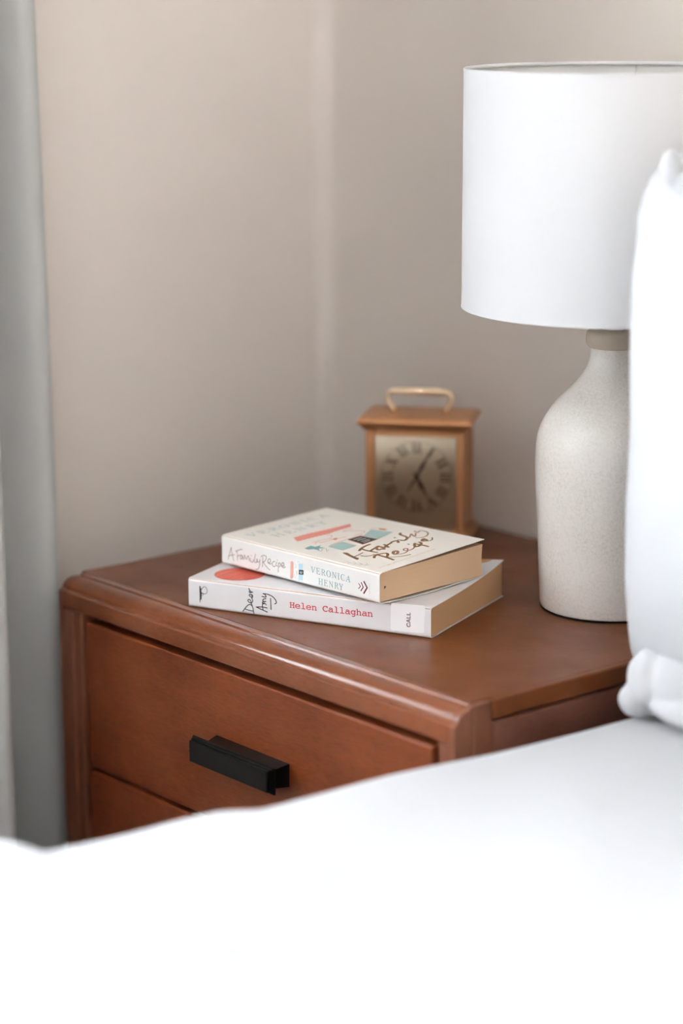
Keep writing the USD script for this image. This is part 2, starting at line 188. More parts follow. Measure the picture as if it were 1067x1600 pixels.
PR = {"spine_title_a":[[[8.34,5.11],[10.48,10.7],[12.63,16.83]],[[12.63,16.83],[13.7,11.26],[15.95,4.8]],[[8.83,8.49],[16.88,10.72]],[[20.16,14.85],[20.86,10.32],[20.77,6.2]],[[18.55,14.03],[22.98,16.16],[27.37,17.47]],[[20.46,10.25],[26.06,12.06]],[[27.0,11.4],[24.83,10.04],[24.79,8.28],[26.79,9.18],[27.64,11.51],[28.21,8.61]],[[29.55,8.57],[30.81,12.07],[32.5,9.37],[34.37,12.15],[36.27,8.67]],[[37.89,11.14],[38.62,8.27],[40.59,8.07],[41.81,10.47]],[[38.9,14.3],[39.28,13.56]],[[44.82,16.16],[43.23,10.99],[43.74,8.63],[45.3,8.64],[46.93,11.64]],[[46.55,12.12],[46.66,9.97],[48.45,9.63],[50.3,12.51]],[[50.3,12.51],[49.73,6.71],[47.54,3.06],[44.79,2.57]],[[54.41,15.4],[53.93,10.71],[53.62,6.32]],[[52.06,14.71],[55.6,16.85],[58.7,16.15],[58.27,13.91],[54.33,11.05]],[[54.33,11.05],[58.15,7.68],[63.15,5.06]],[[60.95,11.96],[64.07,13.59],[63.71,14.87],[61.37,14.19],[60.71,11.64],[62.85,10.41],[65.19,11.36]],[[69.86,13.81],[67.93,13.46],[66.34,10.76],[67.47,9.34],[70.18,10.09]],[[72.17,13.68],[71.5,10.6],[72.88,10.31]],[[72.74,16.09],[73.12,15.35]],[[74.46,13.28],[74.02,9.43],[73.95,5.11]],[[74.07,12.67],[76.38,13.35],[76.75,12.07],[74.03,10.24]],[[78.66,11.88],[81.36,13.43],[80.61,14.64],[78.68,13.49],[78.27,11.27],[80.16,10.27],[82.86,11.55]]],"cover_title_fat":[[[129.71,25.81],[142.1,21.76],[152.83,18.73]],[[131.65,26.61],[142.29,22.65],[151.39,20.47]],[[134.97,39.08],[129.48,49.44],[127.62,59.0]],[[131.76,43.89],[142.5,43.06],[151.13,44.26]],[[143.43,43.77],[139.7,53.54],[137.78,59.32]],[[144.11,57.92],[139.54,58.1],[141.66,53.22],[146.91,50.7],[146.77,55.24],[149.04,55.15]],[[138.39,65.9],[147.4,61.78]],[[148.41,54.68],[141.34,67.35],[139.86,72.75]],[[138.11,75.08],[138.44,81.46],[143.55,77.93]],[[161.32,30.79],[156.94,36.26],[155.78,40.69]],[[157.79,38.68],[168.29,37.9],[178.67,36.07]],[[157.94,35.26],[157.25,43.58],[159.35,46.93],[163.58,44.84],[167.3,38.9]],[[164.33,50.66],[161.85,57.58],[165.59,55.09],[167.95,49.17],[162.21,52.59],[160.6,56.66],[164.07,56.42]],[[157.49,84.31],[166.45,78.39],[164.3,84.55],[157.68,89.74]],[[161.44,83.59],[167.31,84.22],[173.83,83.59]],[[156.54,96.0],[156.13,99.26],[159.51,96.3],[158.57,93.89],[154.54,96.39],[153.52,100.29]],[[123.12,101.61],[131.8,96.69],[135.67,95.77],[142.12,89.48],[142.99,85.78],[140.63,84.82]]],"cover_title_thin":[[[144.93,23.29],[144.0,29.07],[141.86,36.07]],[[147.55,28.26],[152.43,29.91],[153.92,38.2]],[[143.55,77.93],[137.98,84.73],[140.63,84.82]],[[139.0,92.69],[135.67,101.22],[132.74,105.37],[139.02,101.73],[134.35,109.4]],[[128.04,114.23],[133.59,113.62],[131.64,118.51],[135.37,119.21],[145.4,113.32],[148.65,107.64],[148.75,101.28],[144.82,98.56]],[[129.3,87.62],[130.92,87.32]],[[167.3,38.9],[174.69,44.48],[179.13,56.4]],[[167.95,49.17],[171.55,54.28],[168.41,64.13],[162.17,68.33],[162.58,65.13],[166.52,62.75],[169.31,66.52]],[[169.31,66.52],[166.89,73.47],[160.56,79.45]],[[153.76,79.54],[155.74,78.84]],[[158.57,93.89],[161.79,97.87],[156.64,106.69]]],"tagline":[[[186.52,10.89],[183.93,81.4]]],"sprig":[[[149.43,4.95],[155.76,7.28],[162.89,8.79],[172.57,13.09]],[[150.75,7.92],[155.17,6.79],[156.45,3.4]],[[154.89,11.33],[161.11,8.41],[161.98,4.36]],[[162.07,11.74],[166.85,10.22],[168.38,6.04]],[[166.23,15.11],[170.99,12.52],[172.19,9.19]],[[133.74,127.25],[138.98,126.37],[138.54,129.72]],[[139.33,123.69],[138.89,127.04]]],"awning":[[[57.84,33.61],[58.0,50.97],[61.23,74.48],[62.93,98.03],[70.43,92.12],[70.86,72.3],[72.55,63.56],[70.84,44.04],[70.1,26.45]]],"counter":[[[103.95,31.51],[102.55,50.35],[121.8,49.02],[122.97,30.43]],[[102.94,74.77],[92.62,95.82],[114.42,101.06],[121.15,74.46]]],"sign":[[[101.4,58.52],[101.39,73.62],[121.15,74.46],[122.8,55.07]]],"signtext":[[[106.15,60.92],[106.42,69.53]],[[110.76,60.81],[111.22,70.11]],[[115.69,60.35],[116.18,69.62]],[[119.59,59.14],[119.42,67.28]]],"scribble":[[[102.88,34.29],[100.09,54.5],[100.49,77.19]],[[83.32,32.16],[84.23,45.26],[89.47,54.26]],[[88.82,30.4],[85.53,37.02],[89.98,36.25]],[[89.28,36.92],[90.01,46.71],[93.39,64.59]],[[73.76,58.85],[78.61,59.48],[84.72,51.81]],[[77.84,74.44],[82.59,82.33],[90.61,86.99],[95.0,71.9]],[[90.5,96.13],[95.05,102.46],[104.95,103.39]],[[77.07,76.98],[75.53,82.07],[77.89,86.95]]],"cups":[[[89.56,50.65],[88.06,55.63],[91.5,55.82],[94.03,49.84]],[[95.05,102.46],[103.89,104.46],[105.12,100.49],[99.13,99.26]]],"leaves":[[[92.0,14.43],[90.08,24.01],[95.8,23.74],[95.56,30.9],[99.44,25.46],[103.9,27.23],[102.4,21.76],[107.36,17.87],[100.03,17.98],[97.21,13.8]]],"leaf_lines":[[[100.25,21.22],[110.04,17.03],[105.87,22.75]],[[104.9,21.95],[106.11,25.97],[113.91,20.19],[111.97,24.65]]],"cover_author":[[[27.0,14.42],[26.05,110.25]],[[45.58,26.78],[44.9,91.15]],[[16.91,19.25],[14.31,115.16]]],"author_spine":[[[116.34,12.15],[164.22,12.27]],[[124.96,3.54],[155.47,3.5]],[[115.85,17.63],[125.02,9.11]]],"icon_awning":[[[89.88,17.39],[92.17,18.2],[93.29,16.8],[93.11,3.93],[91.37,2.17],[89.33,2.44]]],"icon_counter":[[[100.1,17.21],[104.62,18.17],[105.0,3.3],[99.33,2.26]]],"icon_sign":[[[100.37,12.06],[106.02,12.68],[105.97,8.51],[100.2,7.78]]],"icon_text":[[[101.71,10.7],[104.87,10.87]],[[101.47,9.86],[104.75,10.05]],[[101.68,9.1],[104.17,9.31]]],"icon_lines":[[[98.42,18.91],[101.81,18.71]],[[95.55,16.4],[96.65,13.39],[95.16,12.72]],[[97.74,10.79],[98.03,6.83]],[[96.6,10.18],[97.13,7.07],[96.18,4.49]],[[94.86,7.46],[95.72,3.6],[98.79,4.16]]],"chevron":[[[173.39,13.1],[175.74,11.19],[173.37,8.8]],[[176.62,14.48],[178.96,11.01],[176.16,7.37]],[[179.84,15.85],[183.56,11.32],[179.58,5.9]]],"mark":[[[186.03,15.27],[186.66,13.99],[186.02,12.71],[186.76,11.68],[186.01,9.98],[186.64,8.54],[186.0,6.48]]],"dear":[[[54.39,2.35],[56.74,5.27],[59.71,8.45],[61.8,9.27],[63.86,7.63],[64.84,3.98],[65.43,1.61]],[[56.73,4.52],[60.88,3.88],[65.04,3.63]],[[63.87,8.38],[62.87,10.9],[62.27,12.71],[60.62,13.64],[59.57,12.76],[60.58,11.19],[62.87,10.9],[64.13,11.99],[63.96,14.03],[63.22,15.15]],[[63.56,15.42],[64.2,16.69],[63.18,17.7],[61.53,18.26],[60.89,17.62],[62.33,16.28],[63.91,16.28],[64.22,17.45],[62.77,18.03]],[[64.55,20.49],[62.4,20.99],[60.69,23.42]],[[62.4,20.91],[63.01,20.23],[61.97,19.81],[61.15,21.03]],[[67.6,7.7],[73.38,5.95],[78.53,4.5]],[[67.8,7.54],[73.41,8.39],[78.37,8.05]],[[74.2,5.86],[74.03,8.47],[73.94,10.71],[74.28,11.31],[77.5,10.76]],[[75.32,11.32],[73.97,12.78],[74.31,13.0],[77.29,13.66]],[[75.76,13.25],[74.42,14.89],[74.75,15.23],[77.33,16.28]],[[73.55,17.79],[75.2,17.61],[77.48,18.06],[77.28,18.79],[74.82,20.18]],[[74.62,20.35],[78.54,20.43],[83.06,19.28],[86.73,16.34],[87.6,14.2],[86.06,12.71]],[[82.0,17.1],[82.28,7.2]]],"bird":[[[10.95,19.84],[12.28,19.99],[12.25,18.2],[13.91,17.8],[12.88,16.49],[13.48,13.58],[13.04,8.15],[12.02,7.43],[11.7,5.0],[11.16,4.94],[11.13,12.7]]],"bird_book":[[[13.22,17.12],[17.93,19.16],[18.88,16.59],[13.16,14.13]],[[13.48,13.58],[14.94,13.15],[14.45,11.9]]],"circle":[[[12.72,17.51],[25.55,8.34],[38.28,9.26],[46.88,17.44],[51.98,30.22]]],"helen":[[[100.19,11.06],[180.1,12.41]],[[100.43,16.12]]],"sticker":[[[197.12,26.9],[228.91,27.98],[227.88,3.9],[196.6,3.14]]],"call":[[[215.13,7.62],[215.27,20.54]],[[211.51,7.18]]],"hole":[[[7.29,12.93]]]}

# ------------------------------------------------------------------ the room
XL, XR, YB, YF, H = -0.690, 2.70, 0.420, -4.60, 2.55
T = 0.12
def wall_with_hole(axis, at0, at1, lo, hi, hole):
    """a wall slab between at0 and at1 across axis, spanning lo..hi along, with a window hole (a0, a1, z0, z1)"""
    a0, a1, z0, z1 = hole
    p = Polygon([(lo, 0), (hi, 0), (hi, H), (lo, H)], [[(a0, z0), (a1, z0), (a1, z1), (a0, z1)]])
    return prism(p, axis, at0, at1)
W1 = (-2.50, -0.30, 0.68, 2.10)          # the left wall's window: y0, y1, z0, z1
struct('floor', cbox((XL - T, YF - T, -0.05), (XR + T, YB + T, 0)), M['floor'])
struct('ceiling', cbox((XL - T, YF - T, H), (XR + T, YB + T, H + 0.05)), M['ceiling'])
struct('wall_left', wall_with_hole('x', XL - T, XL, YF - T, YB, W1), M['wall'])
struct('wall_back', cbox((XL - T, YB, 0), (XR + T, YB + T, H)), M['wall'])
struct('wall_right', cbox((XR, YF, 0), (XR + T, YB, H)), M['wall'])
struct('wall_front', cbox((XL - T, YF - T, 0), (XR + T, YF, H)), M['dark_wall'])
def cove(s, z0, z1):
    a = np.linspace(0, np.pi / 2, 13); cx, cy = XL + s, YB - s
    arc = [(cx - s * math.cos(t), cy + s * math.sin(t)) for t in a]          # a hollow quarter round between the two walls
    return prism(Polygon(arc + [(XL, YB)]).buffer(0), 'z', z0, z1)
struct('trim_1', cove(0.019, 0.0, H), M['wall'], smooth=40)      # the narrow cove in the corner of the room
def skirting(lo, hi): return cbox(lo, hi, 0.004)
struct('baseboard_left', skirting((XL, YF, 0), (XL + 0.016, YB - 0.016, 0.11)), M['white_paint'])
struct('baseboard_back', skirting((XL, YB - 0.016, 0), (XR, YB, 0.11)), M['white_paint'])
def window(n, axis, hole, at, inner):
    a0, a1, z0, z1 = hole
    def b(p, q, d0, d1):
        lo, hi = (min(d0, d1),), (max(d0, d1),)
        return cbox((lo[0], p[0], p[1]), (hi[0], q[0], q[1]), 0.004) if axis == 'x' else cbox((p[0], lo[0], p[1]), (q[0], hi[0], q[1]), 0.004)
    x = UsdGeom.Xform.Define(stage, f'/World/window_{n}').GetPrim(); tag(x, kind='structure')
    w = 0.05; m = (a0 + a1) / 2; d0, d1 = at, at + 0.05 * inner
    fr = [b((a0, z0), (a0 + w, z1), d0, d1), b((a1 - w, z0), (a1, z1), d0, d1), b((a0 + w, z0), (a1 - w, z0 + w), d0, d1), b((a0 + w, z1 - w), (a1 - w, z1), d0, d1), b((m - w / 2, z0 + w), (m + w / 2, z1 - w), d0, d1)]
    obj('window_frame', cat(*fr), M['white_paint'], x)
    for p, q in (((a0 + w, z0 + w), (m - w / 2, z1 - w)), ((m + w / 2, z0 + w), (a1 - w, z1 - w))):
        g0 = at + 0.023 * inner; g1 = at + 0.027 * inner
        obj('pane', b(p, q, g0, g1) if False else (cbox((min(g0, g1), p[0], p[1]), (max(g0, g1), q[0], q[1])) if axis == 'x' else cbox((p[0], min(g0, g1), p[1]), (q[0], max(g0, g1), q[1]))), M['glass'], x)
    obj('window_sill', b((a0 - 0.04, z0 - 0.03), (a1 + 0.04, z0), at + T * inner * 0.35, at + (T + 0.05) * inner), M['white_paint'], x)
window(1, 'x', W1, XL - T, 1)

# ------------------------------------------------------------------ the bedside cabinet (its own origin: front joint of the top, right-hand side)
cab = thing('bedside_cabinet', 'reddish brown wooden bedside cabinet with moulded top edge and black drawer handles', 'bedside cabinet', (0, 0, TZ))
CW, CD, ST = 0.541, 0.4068, 0.0159        # width, depth of the top, thickness of the top
zf = -TZ + 0.06                            # underside of the carcass
obj('tabletop', cat(cbox((-CW, 0.0003, -ST), (-0.0065, CD, 0), 0.0010), cbox((-0.0080, 0.0148, -ST), (0, CD, 0), 0.0012)), M['wood_top'], cab, label='smooth brown wooden top')
arc = [(-0.0085 - 0.0142 * math.sin(t), -0.0114 + 0.0100 * math.cos(t)) for t in np.linspace(0.0, 1.45, 21)]      # the bead's round face
prof = [(0.0, 0.0), (-0.0064, -0.0002), (-0.0070, -0.0018), (-0.0080, -0.0019)] + arc + [(-0.0230, -0.0119), (-0.0256, -0.0124), (-0.0267, -0.0130), (-0.0270, -0.0141), (-0.0270, -0.0272), (-0.0235, -0.0285), (-0.0080, -0.0285), (0.0, -0.0285)]
obj('front_moulding', prism(prof[::-1], 'x', -0.5325, -0.0062), M['wood_moulding'], cab, smooth=32, label='rounded wooden moulding along the front edge')
def stile(x0, x1):
    return cbox((x0, -0.0270, zf), (x1, -0.0086, -0.0285), 0.0012)
obj('stile', cat(stile(-0.0178, -0.0062)), M['wood_z'], cab)
obj('stile', cat(stile(-0.5325, -0.5030), cbox((-0.5195, -0.0290, zf), (-0.5150, -0.0262, -0.030), 0.001)), M['wood_z'], cab)
# end of the front frame seen from the side, with its groove, and the corner post behind it
fe = [(-0.0001, -0.0006), (-0.0068, -0.0014)] + [(y + 0.0003, z - 0.0006) for y, z in arc] + [(-0.0266, -0.0138), (-0.0266, zf), (-0.0001, zf)]
def side_frame(xs, xo):
    """end boards of the front frame on one side; xo is the outer face"""
    lo, hi = min(xs, xo), max(xs, xo)
    a = prism(Polygon(fe).intersection(Polygon([(-1, -1), (-0.0098, -1), (-0.0098, 1), (-1, 1)])), 'x', lo, hi)
    g0, g1 = (xs, xo - 0.0022) if xo > xs else (xo + 0.0022, xs)
    g = prism(Polygon([(-0.0099, zf), (-0.0071, zf), (-0.0071, -0.0018), (-0.0099, -0.0024)]), 'x', g0, g1)
    return a, g
a, g = side_frame(-0.0063, 0.0); obj('frame_end', cat(a, g), M['wood_z'], cab)
a, g = side_frame(-CW + 0.0085, -CW + 0.0020); obj('frame_end', cat(a, g), M['wood_z'], cab)
obj('corner_post', cbox((-0.020, -0.0072, zf), (-0.0004, 0.0098, -0.0008), 0.0011), M['wood_z'], cab)
obj('corner_post', cbox((-CW + 0.0024, -0.0072, zf), (-CW + 0.020, 0.0098, -ST - 0.0005), 0.0011), M['wood_z'], cab)
obj('groove_strip', cbox((-0.020, 0.0098, zf), (-0.0030, 0.0150, -0.0012)), M['wood_z'], cab)
obj('side_panel', cbox((-0.020, 0.0150, zf), (-0.0012, CD - 0.004, -ST - 0.0020), 0.0008), M['wood_y'], cab)
obj('side_panel', cbox((-CW + 0.003, 0.0098, zf), (-CW + 0.020, CD - 0.004, -ST - 0.0020), 0.0008), M['wood_y'], cab)
obj('back_panel', cbox((-CW + 0.020, CD - 0.016, zf), (-0.020, CD - 0.006, -ST - 0.0005)), M['wood_x'], cab)
obj('inner_carcass', cbox((-CW + 0.022, -0.0070, zf), (-0.021, CD - 0.017, -0.0290)), M['dark_gap'], cab)
obj('plinth', cbox((-0.5030, -0.0262, zf), (-0.0178, -0.0086, zf + 0.05), 0.002), M['wood_x'], cab)
for fx in (-0.49, -0.05):
    for fy in (0.02, CD - 0.05):
        obj('foot', cbox((fx - 0.02, fy - 0.02, -TZ), (fx + 0.02, fy + 0.02, zf), 0.003), M['wood_z'], cab)
def handle_mesh(hx, hz):
    """a bar pull: a flat front plate with two stepped rims on a tapering block that stands on the drawer"""
    w, h = 0.1075, 0.0190
    ms = [cbox((hx - w / 2, -0.0515, hz - h / 2), (hx + w / 2, -0.0482, hz + h / 2), 0.0008),
          cbox((hx - w / 2 - 0.0012, -0.0484, hz - h / 2 - 0.0012), (hx + w / 2 + 0.0012, -0.0462, hz + h / 2 + 0.0012), 0.0008),
          cbox((hx - w / 2 - 0.0026, -0.0464, hz - h / 2 - 0.0026), (hx + w / 2 + 0.0026, -0.0438, hz + h / 2 + 0.0026), 0.0009)]
    s = [(hx - w / 2 + 0.012, hx + w / 2 - 0.003, 0.0080, -0.0440), (hx - w / 2 + 0.006, hx + w / 2 - 0.002, 0.0100, -0.0262)]
    pts = []
    for x0, x1, hh, y in s: pts += [(x0, y, hz - hh), (x1, y, hz - hh), (x0, y, hz + hh), (x1, y, hz + hh)]
    ms.append(trimesh.convex.convex_hull(np.array(pts)))
    return cat(*ms)
dz = -0.0352
for k, dh in enumerate((0.1375, 0.150, 0.155)):
    d = obj('drawer', cbox((-0.4965, -0.0262, dz - dh), (-0.0248, -0.0074, dz), 0.0013), M['wood_x'], cab)
    obj('handle', handle_mesh(-0.2520, dz - (0.0690 if k == 0 else dh / 2)), M['black_metal'], d, label='black ridged metal bar handle')
    dz -= dh + 0.0045

# ------------------------------------------------------------------ lamp
lamp = thing('table_lamp', 'table lamp with speckled stoneware bottle base and white drum shade', 'lamp', (-0.1349, 0.2819, TZ))
pr = [(0.0, 0.0010), (0.0585, 0.0010), (0.0598, 0.0018), (0.0606, 0.0045), (0.0612, 0.015), (0.0622, 0.0348), (0.0640, 0.080), (0.0654, 0.105), (0.0661, 0.1279), (0.0659, 0.1422), (0.0641, 0.1537), (0.0607, 0.1632), (0.0552, 0.1727), (0.0480, 0.1822),
      (0.0388, 0.1908), (0.0299, 0.2012), (0.0235, 0.2108), (0.0211, 0.2174), (0.0203, 0.2230), (0.0206, 0.2295)]
pp = np.vstack([np.array(pr[:4]), spline(pr[3:], 60)[1:]])
obj('bottle_base', lathe(pp), M['stoneware'], lamp, smooth=40, label='pale grey speckled stoneware bottle')
obj('bottle_rim', lathe([(0.0202, 0.2285), (0.0222, 0.2292), (0.0238, 0.2315), (0.0245, 0.2345), (0.0245, 0.2385), (0.0236, 0.2420), (0.0215, 0.2440), (0.012, 0.2445), (0.0, 0.2445)]), M['stone_rim'], lamp, smooth=50, label='unglazed tan stoneware lip')
obj('felt_pad', lathe([(0.0, 0.0), (0.0602, 0.0), (0.0606, 0.0006), (0.0602, 0.0012), (0.0, 0.0012)]), M['felt'], lamp)
obj('lamp_holder', lathe([(0.0, 0.244), (0.010, 0.244), (0.010, 0.262), (0.0175, 0.264), (0.0175, 0.300), (0.014, 0.304), (0.0, 0.304)], 40), M['steel'], lamp, smooth=40)
obj('bulb', lathe([(0.0, 0.304), (0.013, 0.304), (0.014, 0.318), (0.022, 0.334), (0.028, 0.350), (0.029, 0.364), (0.024, 0.382), (0.012, 0.392), (0.0, 0.394)], 40), M['bulb'], lamp, smooth=60)
ZS0, ZS1, RS0, RS1 = 0.2634, 0.4643, 0.1310, 0.1302
sh = obj('lamp_shade', lathe([(RS0 - 0.0012, ZS0 + 0.001), (RS0 - 0.0003, ZS0), (RS0 + 0.0003, ZS0 + 0.0004), (RS0, ZS0 + 0.003), (RS1, ZS1 - 0.004), (RS1 + 0.0004, ZS1 - 0.0006), (RS1 - 0.0002, ZS1), (RS1 - 0.0012, ZS1 - 0.001)], 160), M['shade'], lamp, smooth=50, label='white linen drum shade')
obj('shade_lining', lathe([(RS0 - 0.0014, ZS0 + 0.001), (RS1 - 0.0014, ZS1 - 0.001)][::-1], 160), M['lining'], sh, smooth=60)
obj('seam', trimesh.util.concatenate([cbox((RS0 * math.cos(2.2) - 0.0006, RS0 * math.sin(2.2) - 0.004, ZS0 + 0.001), (RS0 * math.cos(2.2) + 0.0006, RS0 * math.sin(2.2) + 0.004, ZS1 - 0.001))]), M['shade'], sh)
def ring(R, z, r=0.0013, n=96):
    t = np.linspace(0, 2 * np.pi, n, endpoint=False); s = np.linspace(0, 2 * np.pi, 10, endpoint=False)
    P = np.stack([(R + r * np.cos(s)[None]) * np.cos(t)[:, None], (R + r * np.cos(s)[None]) * np.sin(t)[:, None], np.repeat(z + r * np.sin(s)[None], n, 0)], -1)
    return grid(P, close_u=True, close_v=True)
sp = [tube([(0.017 * math.cos(a), 0.017 * math.sin(a), 0.2665), (0.07 * math.cos(a), 0.07 * math.sin(a), 0.2660), ((RS0 - 0.003) * math.cos(a), (RS0 - 0.003) * math.sin(a), 0.2655)], 0.0011, 8) for a in (0.5, 2.6, 4.7)]
obj('lower_ring', cat(ring(RS0 - 0.0030, ZS0 + 0.002)), M['steel'], lamp, smooth=60); obj('upper_ring', ring(RS1 - 0.0030, ZS1 - 0.002), M['steel'], lamp, smooth=60)
obj('fitter_ring', ring(0.0185, 0.2665, 0.0012, 40), M['steel'], lamp, smooth=60)
for w in sp: obj('spoke', w, M['steel'], lamp, smooth=60)

# ------------------------------------------------------------------ carriage clock (local x along its face, y into it)
clock = thing('carriage_clock', 'small brass carriage clock with square dial and carrying handle on top', 'clock', (-0.4400, 0.3320, TZ), math.radians(39))
hw, hd = 0.0487, 0.029
obj('plinth', cat(cbox((-hw - 0.006, -hd - 0.006, 0), (hw + 0.006, hd + 0.006, 0.007), 0.0015), cbox((-hw - 0.003, -hd - 0.003, 0.0068), (hw + 0.003, hd + 0.003, 0.0115), 0.0015)), M['copper'], clock)
z0, z1 = 0.0113, 0.1105
pw = 0.0085
for sx in (-1, 1):
    for sy in (-1, 1):
        x0, x1 = sorted((sx * hw, sx * (hw - pw))); y0, y1 = sorted((sy * hd, sy * (hd - pw)))
        obj('pillar', cbox((x0, y0, z0), (x1, y1, z1), 0.0018), M['copper'], clock)
obj('side_plate', cbox((hw - 0.004, -hd + pw - 0.0005, z0), (hw - 0.002, hd - pw + 0.0005, z1)), M['copper'], clock)
obj('side_plate', cbox((-hw + 0.002, -hd + pw - 0.0005, z0), (-hw + 0.004, hd - pw + 0.0005, z1)), M['copper'], clock)
obj('back_plate', cbox((-hw + pw - 0.0005, hd - 0.004, z0), (hw - pw + 0.0005, hd - 0.002, z1)), M['copper'], clock)
obj('top_rail', cbox((-hw + pw - 0.0005, -hd + 0.0006, z1 - 0.0060), (hw - pw + 0.0005, -hd + 0.006, z1), 0.001), M['copper'], clock)
def slab(z, prof):
    P = []
    for o, dzz in prof:
        a, b, r = hw + o, hd + o, 0.002
        P.append([(-a, -b, z + dzz), (a, -b, z + dzz), (a, b, z + dzz), (-a, b, z + dzz)])
    P = np.array(P); m = grid(P[:, ::-1][::-1] if False else P, close_v=True); n = len(P) * 4
    f = np.vstack([m.faces, [[0, 2, 1], [0, 3, 2], [n - 4, n - 3, n - 2], [n - 4, n - 2, n - 1]]])
    m = trimesh.Trimesh(m.vertices, f, process=False); m.fix_normals(); return m
obj('top_slab', slab(z1, [(0.001, 0), (0.0022, 0.0010), (0.0036, 0.0034), (0.0056, 0.0052), (0.0070, 0.0066), (0.0074, 0.0082), (0.0066, 0.0098), (0.0020, 0.0125), (-0.006, 0.0130)]), M['copper'], clock, smooth=24)
zt = z1 + 0.0128
hp = [(-0.0250, zt), (-0.0262, zt + 0.0035), (-0.0300, zt + 0.0095), (-0.0318, zt + 0.0140), (-0.0300, zt + 0.0188), (-0.0250, zt + 0.0208)]
for s in (-1, 1):
    obj('handle_arm', tube(spline([(s * x, 0, z) for x, z in hp], 26), np.linspace(0.0034, 0.0026, 26)), M['pale_brass'], clock, smooth=60)
    obj('handle_post', cat(lathe([(0, zt - 0.001), (0.0042, zt - 0.001), (0.0042, zt + 0.0016), (0.0030, zt + 0.0030), (0.0030, zt + 0.0048), (0, zt + 0.0054)], 24).apply_translation((s * 0.0252, 0, 0))), M['copper'], clock, smooth=40)
obj('handle_grip', cat(tube([(-0.0262, 0, zt + 0.0208), (0, 0, zt + 0.0208), (0.0262, 0, zt + 0.0208)], 0.0027), tube([(-0.0190, 0, zt + 0.0208), (-0.0182, 0, zt + 0.0208), (0.0182, 0, zt + 0.0208), (0.0190, 0, zt + 0.0208)], [0.0028, 0.0035, 0.0035, 0.0028])), M['pale_brass'], clock, smooth=60)
yd = -hd + 0.0056
dial = obj('dial', cbox((-hw + pw - 0.0004, yd, z0 - 0.0002), (hw - pw + 0.0004, yd + 0.002, z1 - 0.0055)), M['dial'], clock, label='satin gold dial plate')
DC = (0.0010, 0.0640)                      # the dial's centre
def glyphs(key, text, cap, spacing=0.0, fit=None):
    """outlines of a line of text from the letter table, capitals cap tall; fit stretches the letter spacing to that length"""
    k = cap / 1000.0; adv = [GL[key + ch][0] * k if key + ch in GL else cap * 0.6 for ch in text]
    if key == 'm': adv = [0.6 * 1000 * k * 1.60] * len(text)
    if fit is not None: spacing = (fit - sum(adv)) / max(len(text) - 1, 1)
    out, x = [], 0.0
    for ch, a in zip(text, adv):
        if key + ch in GL:
            for rings in GL[key + ch][1]:
                p = Polygon(rings[0], rings[1:]).buffer(0); out.append(affinity.translate(affinity.scale(p, k, k, origin=(0, 0)), x, 0))
        x += a + spacing
    return unary_union(out), x - spacing
def print_mesh(shape, fmap, depth=0.00006):
    """a flat print: 2D shapes pushed onto a surface by fmap(points, lift)"""
    ms = []
    for g in getattr(shape, 'geoms', [shape]):
        if g.geom_type != 'Polygon' or g.area < 1e-10: continue
        m = trimesh.creation.extrude_polygon(g, 1.0, engine='earcut'); v = m.vertices
        w = fmap(v[:, :2], 0.00004 + depth * v[:, 2]); m = trimesh.Trimesh(w, m.faces, process=False); m.fix_normals(); ms.append(m)
    return cat(*ms)
def strokes(lines, w): return unary_union([LineString(smooth_line(l)).buffer(w / 2, 6) for l in lines])
def smooth_line(l):
    return [tuple(p) for p in spline(np.array(l), max(4, 5 * len(l)))] if len(l) > 2 else l
dmap = lambda p, h: np.stack([DC[0] + p[:, 0], yd - h - 0.0002, DC[1] + p[:, 1]], 1)
for i, s in enumerate(('XII', 'I', 'II', 'III', 'IIII', 'V', 'VI', 'VII', 'VIII', 'IX', 'X', 'XI')):
    g, L = glyphs('b', s, 0.0098, -0.0002); g = affinity.translate(g, -L / 2, 0.0235)
    g = affinity.scale(g, min(1.0, 0.0100 / L), 1, origin=(0, 0.0235))
    g = affinity.rotate(g, -30 * i, origin=(0, 0)); obj('numeral', print_mesh(g, dmap, 0.0002), M['ink_dark'], dial)
ringg = Point(0, 0).buffer(0.0352, 48).difference(Point(0, 0).buffer(0.0348, 48)); obj('minute_ring', print_mesh(ringg, dmap, 0.0001), M['ink_dark'], dial)
def hand(L, w, ang, tail, off):
    p = Polygon([(-w * 0.35, -tail), (w * 0.35, -tail), (w * 0.4, 0), (w, L * 0.45), (w * 0.55, L * 0.60), (0.0004, L), (-0.0004, L), (-w * 0.55, L * 0.60), (-w, L * 0.45), (-w * 0.4, 0)])
    return print_mesh(affinity.rotate(p, -ang, origin=(0, 0)), lambda q, h: dmap(q, h + off), 0.0006)
obj('minute_hand', hand(0.0300, 0.0019, 28, 0.006, 0.0016), M['ink_dark'], clock)
obj('hour_hand', hand(0.0220, 0.0023, 152, 0.005, 0.0008), M['ink_dark'], clock)
obj('alarm_hand', hand(0.0170, 0.0012, 212, 0.003, 0.0003), M['ink_dark'], clock)
obj('hand_boss', lathe([(0, 0), (0.0026, 0), (0.0022, 0.0022), (0, 0.0028)][::-1], 24).apply_transform(trimesh.transformations.rotation_matrix(math.pi / 2, (1, 0, 0))).apply_translation((DC[0], yd, DC[1])), M['ink_dark'], clock, smooth=40)
obj('glass_pane', cbox((-hw + pw - 0.0004, -hd + 0.0012, z0 - 0.0002), (hw - pw + 0.0004, -hd + 0.0022, z1 - 0.0055)), M['glass'], clock)

